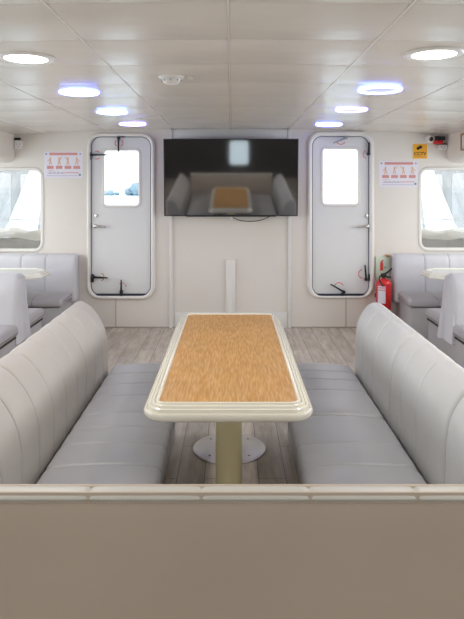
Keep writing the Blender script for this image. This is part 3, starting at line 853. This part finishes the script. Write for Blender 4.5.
bm = bmesh.new(); cyl(bm, (0, 0, .505), .020, .04, 16); box(bm, -.03, .03, -.016, .016, .50, .53, .005); link('valve', bm, BLACK, t)
bm = bmesh.new(); tube(bm, curve([(-.03, 0, .53), (.01, 0, .535), (.05, -.01, .56), (.085, -.02, .60)], 4), .010, 8); tube(bm, curve([(-.02, 0, .51), (.03, -.02, .505), (.075, -.03, .50)], 4), .009, 8); link('handle', bm, BLACK, t)
bm = bmesh.new(); tube(bm, curve([(-.02, 0, .515), (-.045, -.02, .51), (-.06, -.05, .475), (-.04, -.085, .43), (-.03, -.09, .41)], 5), .008, 8); link('hose', bm, BLACK, t)
bm = bmesh.new(); box(bm, -.06, .06, .07, WY - ey, .25, .29, .003); link('wall_hook', bm, BLACK, t)

x0, z0 = px(375.5, 276); x1, z1 = px(389, 256.5)
t = thing('extinguisher_sign', 'pale green sign board with red symbol above the fire extinguisher', 'sign', (x0, WY - .002, z0 - .02))
Wd, Hd = x1 - x0, z1 - z0 + .02
bm = bmesh.new(); box(bm, 0, Wd, -.022, 0, 0, Hd, .003); link('board', bm, GREENSIGN, t)
bm = bmesh.new(); box(bm, .30 * Wd, .52 * Wd, -.026, -.021, .36 * Hd, .72 * Hd, .002); cyl(bm, (.41 * Wd, -.0235, .76 * Hd), .012, .005, 12, 'Y'); bar(bm, (.44 * Wd, .78 * Hd), (.52 * Wd, .86 * Hd), .012, .010, -.026, -.021); link('red_symbol', bm, REDINK, t)
bm = bmesh.new(); cyl(bm, (.68 * Wd, -.0235, .50 * Hd), .010, .005, 12, 'Y'); link('green_mark', bm, GREENINK, t)
bm = bmesh.new(); box(bm, .74 * Wd, 1.02 * Wd, -.045, 0, Hd, Hd + .022, .003); link('wooden_cap', bm, BROWN, t)

# ------------------------------------------------------------ outside
bm = bmesh.new(); box(bm, -4.6, 4.6, WY + .1, 11.5, -.12, -.02); link('outer_deck', bm, DECK, kind='structure', smooth=False)
bm = bmesh.new(); box(bm, -1500, 1500, -400, 1500, -3.1, -3.0); link('sea', bm, SEA, kind='structure', smooth=False)
random.seed(9)
def treeclump(name, x0, x1, y, hmax, label):
    bm = bmesh.new(); k = x0
    while k < x1:
        h = hmax * (.55 + .45 * random.random()) * (1 - .35 * abs((k - (x0 + x1) / 2) / ((x1 - x0) / 2)))
        nb = bmesh.new(); bmesh.ops.create_icosphere(nb, subdivisions=3, radius=1)
        for v in nb.verts: v.co *= 1 + .16 * math.sin(9 * v.co.x + k) * math.cos(7 * v.co.z + k)
        merge(bm, nb, Matrix.Translation((k, y + random.uniform(-4, 4), -3 + h * .45)) @ Matrix.Diagonal((h * .6, h * .6, h * .56, 1)))
        k += h * .45
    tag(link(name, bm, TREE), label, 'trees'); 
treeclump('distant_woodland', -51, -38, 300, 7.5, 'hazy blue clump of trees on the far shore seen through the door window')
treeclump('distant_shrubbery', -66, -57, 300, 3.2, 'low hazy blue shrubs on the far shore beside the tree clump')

def tarp_roll(s, label):
    t = thing('rolled_tarp', label, 'tarp', (s * 2.75, WY + .42, .0), 0, 'rolled tarps outside the forward windows')
    bm = bmesh.new(); rows = []
    N = 26
    for i in range(N + 1):
        x = -.75 + 1.5 * i / N
        c = []
        for k in range(16):
            a = 2 * PI * k / 16
            r = .088 + .012 * math.sin(3 * a + i * .7) + .008 * math.sin(i * 1.3)
            c.append(bm.verts.new((x, r * math.cos(a), 1.03 + .010 * math.sin(i * .55) + r * .7 * math.sin(a))))
        rows.append(c)
    for a, b in zip(rows, rows[1:]):
        for k in range(16): bm.faces.new((a[k], a[(k + 1) % 16], b[(k + 1) % 16], b[k]))
    bm.faces.new(rows[0]); bm.faces.new(rows[-1]); link('canvas_roll', bm, TARP, t)
    bm = bmesh.new()
    rows = []
    for i in range(N + 1):
        x = -.75 + 1.5 * i / N; y = .01 * math.sin(i * 1.1)
        rows.append([bm.verts.new((x, y - .03, .98)), bm.verts.new((x, y - .045, .9)), bm.verts.new((x, y - .03, .84)), bm.verts.new((x, y + .01, .84)), bm.verts.new((x, y + .01, .98))])
    for a, b in zip(rows, rows[1:]):
        for k in range(5): bm.faces.new((a[k], a[(k + 1) % 5], b[(k + 1) % 5], b[k]))
    link('canvas_flap', bm, TARPD, t)
    bm = bmesh.new(); box(bm, -.78, .78, -.03, .03, .76, .835, .01)
    for k in (-.7, 0, .7): box(bm, k - .02, k + .02, -.02, .02, -.02, .81, .004)
    link('rail', bm, DECK, t)
    return t
tarp_roll(-1, 'rolled pale tarp outside the window on the side of the door showing trees')
tarp_roll(1, 'rolled pale tarp outside the window near the dome camera')
def sheet(s, label):
    t = thing('plastic_curtain', label, 'plastic curtain', (0, 0, 0), 0, 'clear curtains outside the forward windows')
    bm = bmesh.new(); N, K = 24, 10; g = []
    for i in range(N + 1):
        row = []
        for k in range(K + 1):
            v = k / K; z = 2.5 - 1.55 * v
            xa = 2.30 + .62 * v ** 1.1
            x = xa + (3.6 - xa) * i / N
            row.append(bm.verts.new((s * x, WY + .75 + .035 * math.sin(i * 1.7 + v * 2) * (.4 + v), z)))
        g.append(row)
    for i in range(N):
        for k in range(K): bm.faces.new((g[i][k], g[i + 1][k], g[i + 1][k + 1], g[i][k + 1]))
    link('sheet', bm, CLEAR, t)
    bm = bmesh.new(); tube(bm, [(s * 2.32, WY + .95, 2.5), (s * 2.62, WY + .95, .0)], .018, 10); link('pole', bm, DECK, t)
sheet(-1, 'clear plastic curtain outside the window on the side of the door showing trees')
sheet(1, 'clear plastic curtain outside the window on the fire extinguisher side')
def rail(s, label):
    t = thing('deck_railing', label, 'railing', (s * 2.9, 10.5, -.02), 0, 'railings on the outer deck')
    bm = bmesh.new()
    for z in (.35, .7, 1.05): tube(bm, [(-1.1, 0, z), (1.1, 0, z)], .02, 8)
    link('rail', bm, DECK, t)
    for k in (-1, -.33, .33, 1):
        bm = bmesh.new(); tube(bm, [(k, 0, 0), (k, 0, 1.05)], .022, 8); link('rail_post', bm, DECK, t)
rail(-1, 'deck railing seen through the window on the side of the door showing trees')
rail(1, 'deck railing seen through the window below the dome camera')
